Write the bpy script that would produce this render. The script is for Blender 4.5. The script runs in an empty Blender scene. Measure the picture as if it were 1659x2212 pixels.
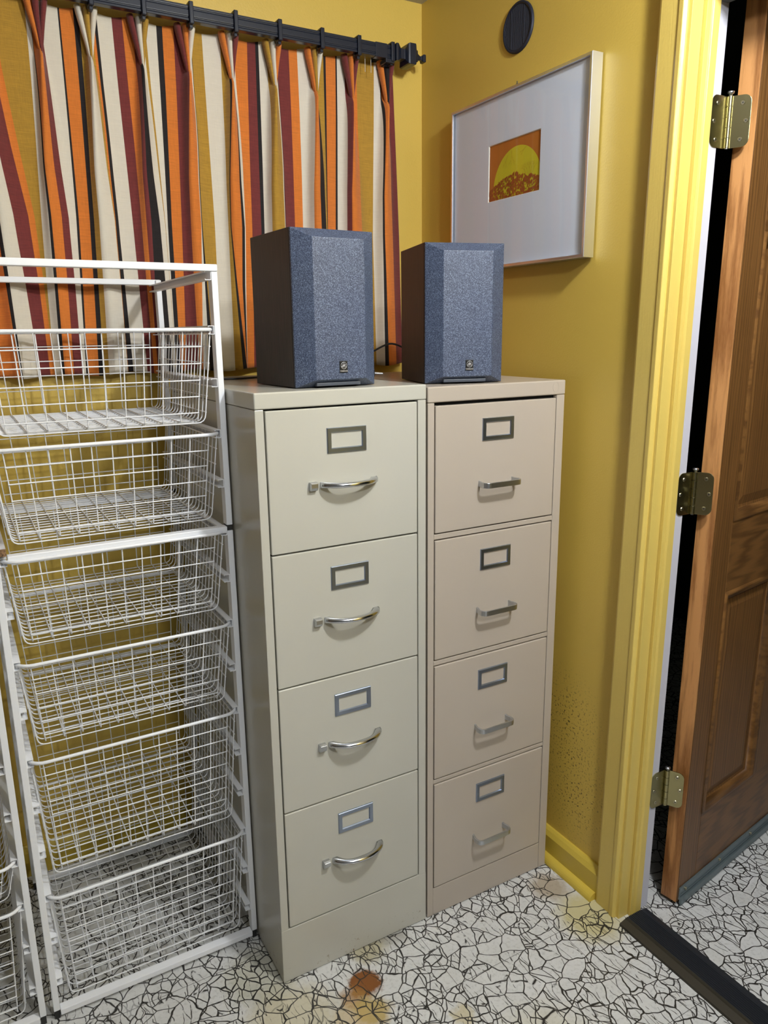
import bpy, bmesh, math, random
from mathutils import Vector, Matrix
random.seed(7)
S = bpy.context.scene
C = S.collection

# ------------------------------------------------------------------ camera
YAW, PITCH, ROLL, FPX = 0.5148602554624963, 0.23350575513227684, -0.012778791320779762, 1627.0115
CAMP = Vector((-0.8662081707132646, -1.3436856297652813, 1.4267193193004033))
fw = Vector((math.sin(YAW)*math.cos(PITCH), math.cos(YAW)*math.cos(PITCH), -math.sin(PITCH)))
r0 = Vector((math.cos(YAW), -math.sin(YAW), 0)); u0 = r0.cross(fw)
rr = math.cos(ROLL)*r0 + math.sin(ROLL)*u0; uu = -math.sin(ROLL)*r0 + math.cos(ROLL)*u0
cd = bpy.data.cameras.new('camera'); cam = bpy.data.objects.new('camera', cd); C.objects.link(cam)
cam.matrix_world = Matrix(((rr.x, uu.x, -fw.x, CAMP.x), (rr.y, uu.y, -fw.y, CAMP.y), (rr.z, uu.z, -fw.z, CAMP.z), (0, 0, 0, 1)))
cd.sensor_fit = 'HORIZONTAL'; cd.sensor_width = 36; cd.lens = 36*FPX/1659; cd.clip_start = .02
S.camera = cam

# ------------------------------------------------------------------ light
w = bpy.data.worlds.new('world'); S.world = w; w.use_nodes = True
w.node_tree.nodes['Background'].inputs[0].default_value = (.86, .93, 1.0, 1)
w.node_tree.nodes['Background'].inputs[1].default_value = 0.045
def lamp(name, loc, power, radius, col):
    l = bpy.data.lights.new(name, 'POINT'); l.energy = power; l.shadow_soft_size = radius; l.color = col
    o = bpy.data.objects.new(name, l); o.location = loc; C.objects.link(o); return o
lamp('ceiling_lamp', (-.35, -1.85, 2.20), 44, .05, (.95, .975, 1))
lamp('ceiling_lamp', (.10, -1.02, 2.26), 60, .05, (.95, .975, 1))
S.view_settings.view_transform = 'Standard'; S.view_settings.look = 'None'
S.view_settings.exposure = 0.0; S.view_settings.gamma = 1; S.view_settings.use_curve_mapping = False

# ------------------------------------------------------------------ materials
def srgb(r, g, b):
    f = lambda c: (c/12.92 if c <= .04045 else ((c+.055)/1.055)**2.4)
    return (f(r/255), f(g/255), f(b/255), 1)
def newmat(name, col, rough=.5, metal=0, **k):
    m = bpy.data.materials.new(name); m.use_nodes = True
    b = m.node_tree.nodes['Principled BSDF']
    b.inputs['Base Color'].default_value = col; b.inputs['Roughness'].default_value = rough; b.inputs['Metallic'].default_value = metal
    for kk, v in k.items(): b.inputs[kk.replace('_', ' ')].default_value = v
    return m
def nd(m, t, **k):
    n = m.node_tree.nodes.new(t)
    for a, v in k.items():
        if a.startswith('i_'): n.inputs[a[2:].replace('_', ' ')].default_value = v
        else: setattr(n, a, v)
    return n
def lk(m, a, b): m.node_tree.links.new(a, b)
def bsdf(m): return m.node_tree.nodes['Principled BSDF']
def coords(m, scale=(1, 1, 1), rot=(0, 0, 0), loc=(0, 0, 0)):
    t = nd(m, 'ShaderNodeTexCoord'); mp = nd(m, 'ShaderNodeMapping')
    mp.inputs['Scale'].default_value = scale; mp.inputs['Rotation'].default_value = rot; mp.inputs['Location'].default_value = loc
    lk(m, t.outputs['Object'], mp.inputs['Vector']); return mp.outputs['Vector']
def ramp(m, src, stops):
    r = nd(m, 'ShaderNodeValToRGB'); e = r.color_ramp.elements
    e[0].position, e[0].color = stops[0][0], stops[0][1]; e[1].position, e[1].color = stops[-1][0], stops[-1][1]
    for p, c in stops[1:-1]:
        x = e.new(p); x.color = c
    lk(m, src, r.inputs[0]); return r.outputs[0]
def g(v): return (v, v, v, 1)
def mixc(m, fac, a, b, mode='MIX'):
    x = nd(m, 'ShaderNodeMix', data_type='RGBA', blend_type=mode)
    for s, v in ((0, fac), (6, a), (7, b)):
        if hasattr(v, 'is_output') or hasattr(v, 'links'): lk(m, v, x.inputs[s])
        else: x.inputs[s].default_value = v
    return x.outputs[2]
def mathn(m, op, a, b=0.0, clamp=False):
    x = nd(m, 'ShaderNodeMath', operation=op); x.use_clamp = clamp
    for s, v in ((0, a), (1, b)):
        if hasattr(v, 'links'): lk(m, v, x.inputs[s])
        else: x.inputs[s].default_value = v
    return x.outputs[0]
def bump(m, h, strength=.2, dist=.001):
    b = nd(m, 'ShaderNodeBump'); b.inputs['Strength'].default_value = strength; b.inputs['Distance'].default_value = dist
    lk(m, h, b.inputs['Height']); lk(m, b.outputs[0], bsdf(m).inputs['Normal'])
def noise(m, vec, scale, detail=2, rough=.5, out=0):
    n = nd(m, 'ShaderNodeTexNoise'); n.inputs['Scale'].default_value = scale; n.inputs['Detail'].default_value = detail
    n.inputs['Roughness'].default_value = rough; lk(m, vec, n.inputs['Vector']); return n.outputs[out]

def painted(name, col, rough, bs=.25, bscale=260, var=.06, spots=None, grain=None):
    m = newmat(name, col, rough); v = coords(m)
    n1 = noise(m, v, 3, 3)
    c = mixc(m, n1, tuple(x*(1-var) for x in col[:3])+(1,), tuple(min(1, x*(1+var)) for x in col[:3])+(1,))
    if spots:
        # mildew specks gathered around a place low on the wall
        n2 = noise(m, v, 170, 2, .6); sp = ramp(m, n2, [(.585, g(0)), (.65, g(1))])
        t = nd(m, 'ShaderNodeTexCoord'); total = None
        for (px, py, pz, rad) in spots:
            s = nd(m, 'ShaderNodeVectorMath', operation='DISTANCE'); lk(m, t.outputs['Object'], s.inputs[0]); s.inputs[1].default_value = (px, py, pz)
            f = mathn(m, 'SUBTRACT', 1, mathn(m, 'DIVIDE', s.outputs['Value'], rad), True)
            total = f if total is None else mathn(m, 'MAXIMUM', total, f)
        fac = mathn(m, 'MULTIPLY', mathn(m, 'MULTIPLY', sp, total), 1.1, True)
        c = mixc(m, fac, c, (.05, .035, .012, 1))
    lk(m, c, bsdf(m).inputs['Base Color'])
    h = noise(m, v, bscale, 3)
    if grain:
        vg = coords(m, grain); h2 = noise(m, vg, 6, 6, .6); h = mathn(m, 'ADD', h, mathn(m, 'MULTIPLY', h2, 1.6))
    bump(m, h, bs, .0012)
    return m
YEL = (.65, .455, .085, 1)
M_wall = painted('yellow_wall_paint', YEL, .42, .35, 230, spots=[(.43, -.005, .44, .16), (.43, -.05, .24, .17), (.43, -.03, .34, .14)])
M_wallb = painted('yellow_wall_paint_back', YEL, .42, .35, 230)
M_trim = painted('yellow_trim_paint', (.72, .535, .13, 1), .32, .22, 150, grain=(60, 60, 1.6))
M_base = painted('yellow_baseboard_paint', (.60, .44, .062, 1), .35, .2, 150)
M_ceil = painted('white_ceiling_paint', (.5, .5, .5, 1), .8)
M_white = painted('white_jamb_paint', (.60, .60, .66, 1), .5, .1)
M_dimwall = painted('unseen_wall_darkened', (.11, .065, .035, 1), .6)  # dark tone added on an unseen wall to cut bounce onto the cabinet side
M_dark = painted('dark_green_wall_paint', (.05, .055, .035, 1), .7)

# floor vinyl: pebble shapes outlined in black, square tiles, rust stains
M_floor = newmat('pebble_print_vinyl', g(.7), .38)
def floor_mat(m):
    v = coords(m)
    wn = noise(m, v, 16, 2, .5, 1)
    wv = nd(m, 'ShaderNodeVectorMath', operation='MULTIPLY_ADD'); lk(m, wn, wv.inputs[0]); wv.inputs[1].default_value = (.036, .036, 0); lk(m, v, wv.inputs[2])
    def cells(scale, wid, jitter=1, stretch=(1, 1, 1), rot=0):
        mp = nd(m, 'ShaderNodeMapping'); mp.inputs['Scale'].default_value = stretch; mp.inputs['Rotation'].default_value = (0, 0, rot); lk(m, wv.outputs[0], mp.inputs[0])
        vo = nd(m, 'ShaderNodeTexVoronoi', feature='DISTANCE_TO_EDGE', voronoi_dimensions='2D'); vo.inputs['Scale'].default_value = scale; vo.inputs['Randomness'].default_value = jitter
        lk(m, mp.outputs[0], vo.inputs['Vector'])
        vc = nd(m, 'ShaderNodeTexVoronoi', feature='F1', voronoi_dimensions='2D'); vc.inputs['Scale'].default_value = scale; vc.inputs['Randomness'].default_value = jitter
        lk(m, mp.outputs[0], vc.inputs['Vector'])
        w_ = wid*scale
        return mathn(m, 'SUBTRACT', 1, mathn(m, 'SMOOTH_MIN', mathn(m, 'DIVIDE', vo.outputs['Distance'], w_), 1), True), vc.outputs['Color']
    e1, c1 = cells(20, .0018, 1, (1, 1.2, 1), .5)
    e2, c2 = cells(42, .0014, 1, (1, .62, 1), 1.1)
    e3, c3 = cells(44, .0009, 1, (1, .22, 1), 2.2)
    sep = nd(m, 'ShaderNodeSeparateColor'); lk(m, c1, sep.inputs[0])
    small = ramp(m, sep.outputs[0], [(.46, g(0)), (.48, g(1))])
    lines3 = ramp(m, sep.outputs[1], [(.25, g(0)), (.27, g(1))])
    brk = ramp(m, noise(m, v, 55, 2), [(.42, g(0)), (.52, g(1))])
    e1 = ramp(m, e1, [(.0, g(0)), (.42, g(1))]); e2 = ramp(m, e2, [(.0, g(0)), (.5, g(1))]); e3 = ramp(m, e3, [(.0, g(0)), (.7, g(1))])
    L = mathn(m, 'MAXIMUM', e1, mathn(m, 'MULTIPLY', e2, small))
    L = mathn(m, 'MAXIMUM', L, mathn(m, 'MULTIPLY', mathn(m, 'MULTIPLY', e3, brk), lines3), True)
    # tile seams
    sx = nd(m, 'ShaderNodeSeparateXYZ'); lk(m, v, sx.inputs[0])
    def seam(s, off):
        a = mathn(m, 'FRACT', mathn(m, 'DIVIDE', mathn(m, 'ADD', s, off), .3048)); a = mathn(m, 'ABSOLUTE', mathn(m, 'SUBTRACT', a, .5))
        return mathn(m, 'GREATER_THAN', a, .4978)
    sm = mathn(m, 'MAXIMUM', seam(sx.outputs[0], .045), seam(sx.outputs[1], .2))
    L = mathn(m, 'MAXIMUM', L, mathn(m, 'MULTIPLY', sm, .75))
    n1 = noise(m, v, 9, 5, .6); n2 = noise(m, v, 120, 3, .6)
    base = mixc(m, n1, (.53, .53, .50, 1), (.74, .75, .75, 1))
    base = mixc(m, mathn(m, 'MULTIPLY', ramp(m, n2, [(.5, g(0)), (.75, g(1))]), .45), base, (.33, .33, .31, 1))
    t = nd(m, 'ShaderNodeTexCoord'); wn2 = noise(m, v, 34, 5, .7, 1)
    ad = nd(m, 'ShaderNodeVectorMath', operation='MULTIPLY_ADD'); lk(m, wn2, ad.inputs[0]); ad.inputs[1].default_value = (.06, .06, 0); lk(m, t.outputs['Object'], ad.inputs[2])
    for (px, py, rad, col, st) in [(-.225, -.09, .044, (.20, .07, .012, 1), 1.6), (-.262, -.115, .04, (.33, .17, .04, 1), .8), (-.245, -.165, .05, (.42, .30, .08, 1), .9), (-.17, .0, .06, (.35, .30, .14, 1), .7),
                                    (-.29, -.16, .05, (.5, .36, .14, 1), .6), (-.40, -.10, .12, (.52, .46, .26, 1), .6), (.36, -.20, .10, (.52, .46, .2, 1), .8), (.34, -.07, .06, (.30, .22, .12, 1), .7), (-.08, -.27, .03, (.5, .42, .2, 1), .6), (.03, -.42, .12, (.55, .5, .3, 1), .3),
                                    (-.42, .05, .10, (.36, .35, .22, 1), .5), (-.1, .01, .05, (.15, .13, .09, 1), .5)]:
        s = nd(m, 'ShaderNodeVectorMath', operation='DISTANCE'); lk(m, ad.outputs[0], s.inputs[0]); s.inputs[1].default_value = (px+.03, py+.03, 0)
        f = mathn(m, 'SUBTRACT', 1, mathn(m, 'DIVIDE', s.outputs['Value'], rad), True)
        base = mixc(m, mathn(m, 'MINIMUM', mathn(m, 'MULTIPLY', f, st*2.2), min(1, st)), base, col)
    c = mixc(m, L, base, (.022, .020, .018, 1))
    lk(m, c, bsdf(m).inputs['Base Color'])
    bump(m, mathn(m, 'SUBTRACT', 1, L), .25, .0006)
floor_mat(M_floor)

def enamel(name, col, rough=.33, rust=False):
    m = newmat(name, col, rough, 0); v = coords(m)
    n1 = noise(m, v, 5, 3); c = mixc(m, n1, tuple(x*.95 for x in col[:3])+(1,), tuple(min(1, x*1.05) for x in col[:3])+(1,))
    if rust:
        sx = nd(m, 'ShaderNodeSeparateXYZ'); lk(m, v, sx.inputs[0])
        low = mathn(m, 'SUBTRACT', 1, mathn(m, 'DIVIDE', sx.outputs[2], .055), True)
        n2 = ramp(m, noise(m, v, 75, 4, .65), [(.60, g(0)), (.68, g(1))]); nn = ramp(m, noise(m, v, 9, 2), [(.45, g(0)), (.6, g(1))])
        c = mixc(m, mathn(m, 'MULTIPLY', mathn(m, 'MULTIPLY', low, n2), mathn(m, 'MULTIPLY', nn, 1.6), True), c, (.17, .085, .02, 1))
    n3 = ramp(m, noise(m, v, 130, 3, .7), [(.75, g(0)), (.80, g(1))])
    c = mixc(m, mathn(m, 'MULTIPLY', n3, .5), c, tuple(x*.55 for x in col[:3])+(1,))
    lk(m, c, bsdf(m).inputs['Base Color']); bump(m, noise(m, v, 420, 2), .12, .0004)
    return m
M_cabL = enamel('putty_enamel', (.515, .505, .44, 1), .22, True)
M_cabR = enamel('tan_enamel', (.475, .415, .345, 1), .28)
M_dgap = newmat('dark_gap', g(.004), .9)
M_chrome = newmat('chrome', (.62, .64, .68, 1), .16, 1)
M_alum = newmat('brushed_aluminium', (.55, .57, .60, 1), .34, 1)
M_steel = newmat('dull_steel', (.34, .40, .52, 1), .33, 1)
M_powder = newmat('white_powder_coat', (.88, .90, .93, 1), .35)
M_blackpl = newmat('black_plastic', g(.015), .45)
M_rod = newmat('blue_black_lacquer', (.010, .014, .026, 1), .28)
M_board = newmat('marbled_laminate', g(.7), .4)
lk(M_board, ramp(M_board, noise(M_board, coords(M_board), 14, 6, .7), [(.3, (.45, .45, .47, 1)), (.7, (.8, .8, .82, 1))]), bsdf(M_board).inputs['Base Color'])
M_chip = newmat('chipboard_edge', (.20, .11, .05, 1), .8)
lk(M_chip, ramp(M_chip, noise(M_chip, coords(M_chip), 300, 2), [(.3, (.08, .04, .02, 1)), (.7, (.34, .2, .1, 1))]), bsdf(M_chip).inputs['Base Color'])
M_brass = newmat('antique_brass', (.42, .38, .20, 1), .27, 1)
M_screw = newmat('screw_metal', (.55, .50, .34, 1), .3, 1)
M_rubber = newmat('black_vinyl', (.022, .022, .022, 1), .45)
M_thr = newmat('threshold_aluminium', (.03, .034, .042, 1), .38, .4)
M_thr2 = newmat('threshold_bronze', (.035, .029, .018, 1), .5, .2)
M_sweep = newmat('grey_door_sweep', (.20, .25, .26, 1), .4, .6)
M_greymetal = newmat('grey_weatherstrip', (.16, .17, .16, 1), .5)

def wood(name, dark, light, grain=(1, 1, 1), rough=.4, sc=1):
    m = newmat(name, light, rough); v = coords(m, grain)
    n = noise(m, v, 5*sc, 5, .6); wv = nd(m, 'ShaderNodeTexWave', wave_type='BANDS', bands_direction='X'); wv.inputs['Scale'].default_value = 2.2*sc
    wv.inputs['Distortion'].default_value = 9; wv.inputs['Detail'].default_value = 3; wv.inputs['Detail Scale'].default_value = 1.2; lk(m, v, wv.inputs['Vector'])
    f = mathn(m, 'ADD', mathn(m, 'MULTIPLY', n, .6), mathn(m, 'MULTIPLY', wv.outputs['Fac'], .4))
    fine = noise(m, coords(m, tuple(x*5 for x in grain)), 14*sc, 3)
    f = mathn(m, 'ADD', mathn(m, 'MULTIPLY', f, .75), mathn(m, 'MULTIPLY', fine, .25))
    c = ramp(m, f, [(.30, dark), (.62, light)])
    lk(m, c, bsdf(m).inputs['Base Color']); bump(m, f, .15, .0006); return m
M_oakv = wood('shaded_oak_upright', (.10, .043, .012, 1), (.19, .088, .024, 1), (14, 14, 1.0), .38)  # same oak as the edge, colour darkened for grazing light on the face
M_oakh = wood('shaded_oak_rail', (.10, .043, .012, 1), (.19, .088, .024, 1), (1.0, 14, 14), .38)  # same darkened tone, grain along the rails
M_oake = wood('honey_oak_edge', (.26, .10, .026, 1), (.62, .30, .105, 1), (14, 14, .9), .4)
M_ash = wood('black_ash_veneer', (.003, .002, .002, 1), (.020, .012, .009, 1), (30, 30, 2.2), .45, 1.5)
def fabric(name, col, slub=.2):
    m = newmat(name, col, .9); bsdf(m).inputs['Sheen Weight'].default_value = .15
    a = noise(m, coords(m, (28, 28, 900)), 1, 3, .7); b = noise(m, coords(m, (700, 700, 40)), 1, 2)
    f = mathn(m, 'ADD', mathn(m, 'MULTIPLY', a, .7), mathn(m, 'MULTIPLY', b, .3))
    c = ramp(m, f, [(.32, tuple(x*(1-slub) for x in col[:3])+(1,)), (.68, tuple(min(1, x*(1+slub)) for x in col[:3])+(1,))])
    lk(m, c, bsdf(m).inputs['Base Color']); bump(m, f, .35, .0008); return m
M_fab = {'C': fabric('cream_linen', (.67, .62, .52, 1), .06), 'O': fabric('orange_linen', (.62, .175, .022, 1)), 'M': fabric('maroon_linen', (.155, .024, .022, 1), .3),
         'G': fabric('gold_linen', (.40, .225, .025, 1), .25), 'K': fabric('black_linen_and_shade', (.012, .009, .010, 1), .4)}
M_fab['K'].node_tree.nodes['Principled BSDF'].inputs['Sheen Weight'].default_value = 0
M_grille = newmat('navy_grille_cloth', (.09, .12, .20, 1), .52)
def grille():
    m = M_grille; bsdf(m).inputs['Specular IOR Level'].default_value = .7
    a = noise(m, coords(m), 560, 2, .8); b = noise(m, coords(m, (1, 1, 1)), 7, 2)
    c = ramp(m, a, [(.36, (.010, .016, .034, 1)), (.5, (.040, .055, .09, 1)), (.66, (.20, .25, .34, 1))])
    lk(m, mixc(m, mathn(m, 'MULTIPLY', b, .25), c, (.03, .06, .20, 1)), bsdf(m).inputs['Base Color']); bump(m, a, .5, .0006)
grille()
M_badge = newmat('badge_black', g(.012), .35); M_silver = newmat('badge_silver', (.55, .55, .56, 1), .35, .5)

# ------------------------------------------------------------------ mesh helpers
class MB:
    def __init__(s): s.v = []; s.f = []; s.m = []; s.sm = []
    def add(s, vs, fs, mi=0, smooth=False):
        o = len(s.v); s.v += [tuple(x) for x in vs]
        for f in fs: s.f.append([i+o for i in f]); s.m.append(mi); s.sm.append(smooth)
    def box(s, x0, x1, y0, y1, z0, z1, mi=0):
        s.add([(x0, y0, z0), (x1, y0, z0), (x1, y1, z0), (x0, y1, z0), (x0, y0, z1), (x1, y0, z1), (x1, y1, z1), (x0, y1, z1)],
              [(0, 3, 2, 1), (4, 5, 6, 7), (0, 1, 5, 4), (1, 2, 6, 5), (2, 3, 7, 6), (3, 0, 4, 7)], mi)
    def prism(s, poly, fn, t0, t1, mi=0):
        # poly: 2D points; fn(a, b, t) -> 3D point
        n = len(poly); vs = [fn(a, b, t0) for a, b in poly]+[fn(a, b, t1) for a, b in poly]
        s.add(vs, [tuple(range(n))[::-1], tuple(range(n, 2*n))]+[(i, (i+1) % n, n+(i+1) % n, n+i) for i in range(n)], mi)
    def tube(s, pts, r, n=6, mi=0, closed=False, rz=None):
        pts = [Vector(p) for p in pts]; N = len(pts); rs = r if isinstance(r, (list, tuple)) else [r]*N
        prev = None; o = len(s.v)
        for i, p in enumerate(pts):
            if closed: d = pts[(i+1) % N]-pts[i-1]
            else: d = pts[min(i+1, N-1)]-pts[max(i-1, 0)]
            d.normalize()
            if prev is None:
                a = Vector((0, 0, 1)) if abs(d.z) < .9 else Vector((1, 0, 0)); prev = (a-d*a.dot(d)).normalized()
            else: prev = (prev-d*prev.dot(d)).normalized()
            q = d.cross(prev)
            for k in range(n):
                t = 2*math.pi*k/n; s.v.append(tuple(p+(prev*math.cos(t)+q*math.sin(t))*rs[i]))
        for i in range(N if closed else N-1):
            for k in range(n):
                j = (i+1) % N
                s.f.append([o+i*n+k, o+i*n+(k+1) % n, o+j*n+(k+1) % n, o+j*n+k]); s.m.append(mi); s.sm.append(True)
        if not closed:
            e0 = s.v[o:o+n]; e1 = s.v[o+(N-1)*n:o+N*n]
            s.add(e0, [tuple(range(n))[::-1]], mi); s.add(e1, [tuple(range(n))], mi)
    def ring_loft(s, rings, mi=0, smooth=False, caps=True):
        n = len(rings[0]); o = len(s.v)
        for r in rings: s.v += [tuple(p) for p in r]
        for i in range(len(rings)-1):
            for k in range(n): s.f.append([o+i*n+k, o+i*n+(k+1) % n, o+(i+1)*n+(k+1) % n, o+(i+1)*n+k]); s.m.append(mi); s.sm.append(smooth)
        if caps:
            s.f.append([o+k for k in range(n)][::-1]); s.m.append(mi); s.sm.append(False)
            s.f.append([o+(len(rings)-1)*n+k for k in range(n)]); s.m.append(mi); s.sm.append(False)
    def build(s, name, mats, parent=None, origin=(0, 0, 0), bevel=0, lean=False, segs=2):
        me = bpy.data.meshes.new(name); ox, oy, oz = origin
        vs = [(x-ox, y-oy-(LEAN*z if lean else 0), z-oz) for x, y, z in s.v]
        me.from_pydata(vs, [], s.f)
        if not isinstance(mats, (list, tuple)): mats = [mats]
        for m in mats: me.materials.append(m)
        me.polygons.foreach_set('material_index', s.m); me.polygons.foreach_set('use_smooth', s.sm)
        bm = bmesh.new(); bm.from_mesh(me); bmesh.ops.recalc_face_normals(bm, faces=bm.faces); bm.to_mesh(me); bm.free()
        o = bpy.data.objects.new(name, me); C.objects.link(o)
        if parent: o.parent = parent
        if bevel:
            b = o.modifiers.new('bevel', 'BEVEL'); b.width = bevel; b.segments = segs; b.limit_method = 'ANGLE'; b.angle_limit = math.radians(35)
        return o
LEAN = .0115   # the doorway leans very slightly out of plumb
def tag(o, label, cat, group=None):
    o['label'] = label; o['category'] = cat
    if group: o['group'] = group
    return o
def thing(name, loc, label, cat, group=None, rz=0):
    o = bpy.data.objects.new(name, None); o.empty_display_size = .05; C.objects.link(o); o.location = loc; o.rotation_euler = (0, 0, rz)
    return tag(o, label, cat, group)
def struct(o, label=None):
    o['kind'] = 'structure'
    if label: o['label'] = label
    return o
def kids(o): return [c for c in bpy.data.objects if c.parent == o]
def copy_tree(o, parent=None, loc=None):
    c = o.copy(); C.objects.link(c)
    if parent: c.parent = parent
    if loc is not None: c.location = loc
    for ch in kids(o): copy_tree(ch, c)
    return c

# ------------------------------------------------------------------ room shell
XW, YW, ZC = .430, .693, 2.332
JY = -.245      # hinge jamb face
OY = -1.12      # far side of the doorway (towards the camera)
HZ = 2.055
b = MB(); b.box(-3.6, 2.3, -3.0, 1.3, -.05, 0); struct(b.build('floor', M_floor), 'white vinyl floor printed with black-outlined pebbles')
b = MB(); b.box(-3.6, XW, -3.0, YW, ZC, ZC+.05); struct(b.build('ceiling', M_ceil), 'white ceiling')
b = MB(); b.box(-3.6, XW+.1, YW, YW+.1, 0, ZC); struct(b.build('wall_back', M_wallb), 'yellow wall behind the striped curtain')
b = MB(); b.box(XW, XW+.075, JY+.012, YW, 0, ZC); b.box(XW, XW+.075, OY, JY+.012, HZ+.02, ZC); b.box(XW, XW+.075, -3.0, OY-.02, 0, ZC)
struct(b.build('wall_right', M_wall), 'yellow wall with the doorway and the framed print')
b = MB(); b.box(-3.65, -3.6, -3.0, YW, 0, ZC); struct(b.build('wall_left', M_dimwall), 'unseen wall on the far left, darkened to cut bounce light')
# the unlit room behind the door
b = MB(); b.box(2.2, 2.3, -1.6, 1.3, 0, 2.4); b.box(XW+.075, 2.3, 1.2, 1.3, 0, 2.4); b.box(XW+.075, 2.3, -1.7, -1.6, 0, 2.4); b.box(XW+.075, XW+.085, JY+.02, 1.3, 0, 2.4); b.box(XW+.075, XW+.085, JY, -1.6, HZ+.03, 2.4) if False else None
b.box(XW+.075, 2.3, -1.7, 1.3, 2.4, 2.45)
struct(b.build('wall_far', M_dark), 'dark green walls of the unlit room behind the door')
# window casing hidden behind the curtain, apron showing under it
b = MB(); b.box(-1.25, .16, YW-.016, YW, 1.40, 2.06); struct(b.build('window_1', M_trim, bevel=.002), 'yellow painted window casing behind the curtain')
# baseboard
b = MB(); b.prism([(0, 0), (-.019, 0), (-.019, .070), (-.012, .082), (-.006, .088), (0, .088)], lambda a, z, t: (XW+a, t, z), JY+.07, YW)
bb = struct(b.build('baseboard_right', M_base), 'yellow painted baseboard on the right wall')
b = MB(); q = [(0, 0)]+[(-.020*math.cos(t), .020*math.sin(t)) for t in [i*math.pi/2/6 for i in range(7)]]
b.prism(q, lambda a, z, t: (XW-.019+a, t, z), JY+.081, YW, 0); b.build('shoe_molding', M_base, bb)
b = MB(); b.prism([(0, 0), (-.019, 0), (-.019, .070), (-.012, .082), (-.006, .088), (0, .088)], lambda a, z, t: (t, YW+a, z), -3.6, XW-.02)
struct(b.build('baseboard_back', M_base), 'yellow painted baseboard under the curtain')
# casing on the room side of the hinge jamb, with a raised bead, plus header
b = MB()
b.prism([(XW, JY+.078), (.408, JY+.076), (.406, JY+.070), (.405, JY+.030), (.402, JY+.024), (.401, JY+.014), (.408, JY+.010), (XW, JY+.010)], lambda a, y, t: (a, y, t), 0, HZ+.075)
b.box(.405, XW, OY-.07, JY+.01, HZ+.01, HZ+.075); b.box(.405, XW, OY-.075, OY-.005, 0, HZ+.075)
struct(b.build('trim_1', M_trim, lean=True, bevel=.0015), 'yellow door casing beside the framed print')
# jamb with its stop: yellow part, then the white rebate the hinges sit on
b = MB()
b.box(.412, .442, JY+.002, JY+.025, 0, HZ)
b.box(.4405, .4425, JY+.005, JY+.02, 0, HZ)
b.box(.443, .476, JY-.006, JY+.025, 0, HZ)
b.prism([(.452, JY-.006), (.456, JY-.011), (.474, JY-.011), (.478, JY-.006)], lambda a, y, t: (a, y, t), 0, HZ)
b.box(.412, .48, OY, JY, HZ, HZ+.02); b.box(.412, .48, OY-.02, OY, 0, HZ)
j = struct(b.build('trim_2', M_trim, lean=True, bevel=.0012), 'yellow door jamb with white hinge rebate')
b = MB(); b.box(.4765, .5105, JY, JY+.024, 0, HZ); b.box(.4765, .5105, OY, JY, HZ, HZ+.02); b.build('hinge_rebate', M_white, j, lean=True, bevel=.001)
b = MB(); b.box(.462, .500, OY, JY+.0, HZ-.020, HZ-.0005); b.box(.468, .506, OY, JY+.0, HZ-.028, HZ-.020); b.build('weatherstrip', M_greymetal, j, lean=True)
# threshold
b = MB()
pr = [(.398, 0), (.399, .006), (.417, .0115), (.419, .0145), (.421, .0115), (.424, .0145), (.426, .012)]
x = .428
while x < .474: pr += [(x, .0120), (x+.001, .0142), (x+.003, .0142), (x+.004, .0120)]; x += .0052
pr += [(.478, .0125), (.494, .007), (.497, 0)]
b.prism(pr, lambda a, z, t: (a, t, z), OY+.0, JY-.014)
o = b.build('trim_3', [M_thr, M_thr2]); struct(o, 'black ribbed metal threshold across the doorway')
for p in o.data.polygons:
    if p.center.x < .423 and len(p.vertices) == 4: p.material_index = 1

# ------------------------------------------------------------------ door
AD = math.radians(9); DB = Vector((.569, -.286, 0))
door = bpy.data.objects.new('door_1', None); C.objects.link(door); door.location = DB; door.rotation_euler = (0, 0, AD); struct(door, 'oak panel door standing open into the next room')
DW, DH, DT, DZ = .80, 2.045, .044, .012
sh = math.tan(.0137)
def dbuild(b, name, mats, parent, bevel=0):
    # door-local: x along the door, y thickness, shear with height matches the leaning jamb
    b.v = [(x-.0115*z*math.sin(AD)*1.0, y-.0115*z, z) for x, y, z in b.v]
    return b.build(name, mats, parent, bevel=bevel)
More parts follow.
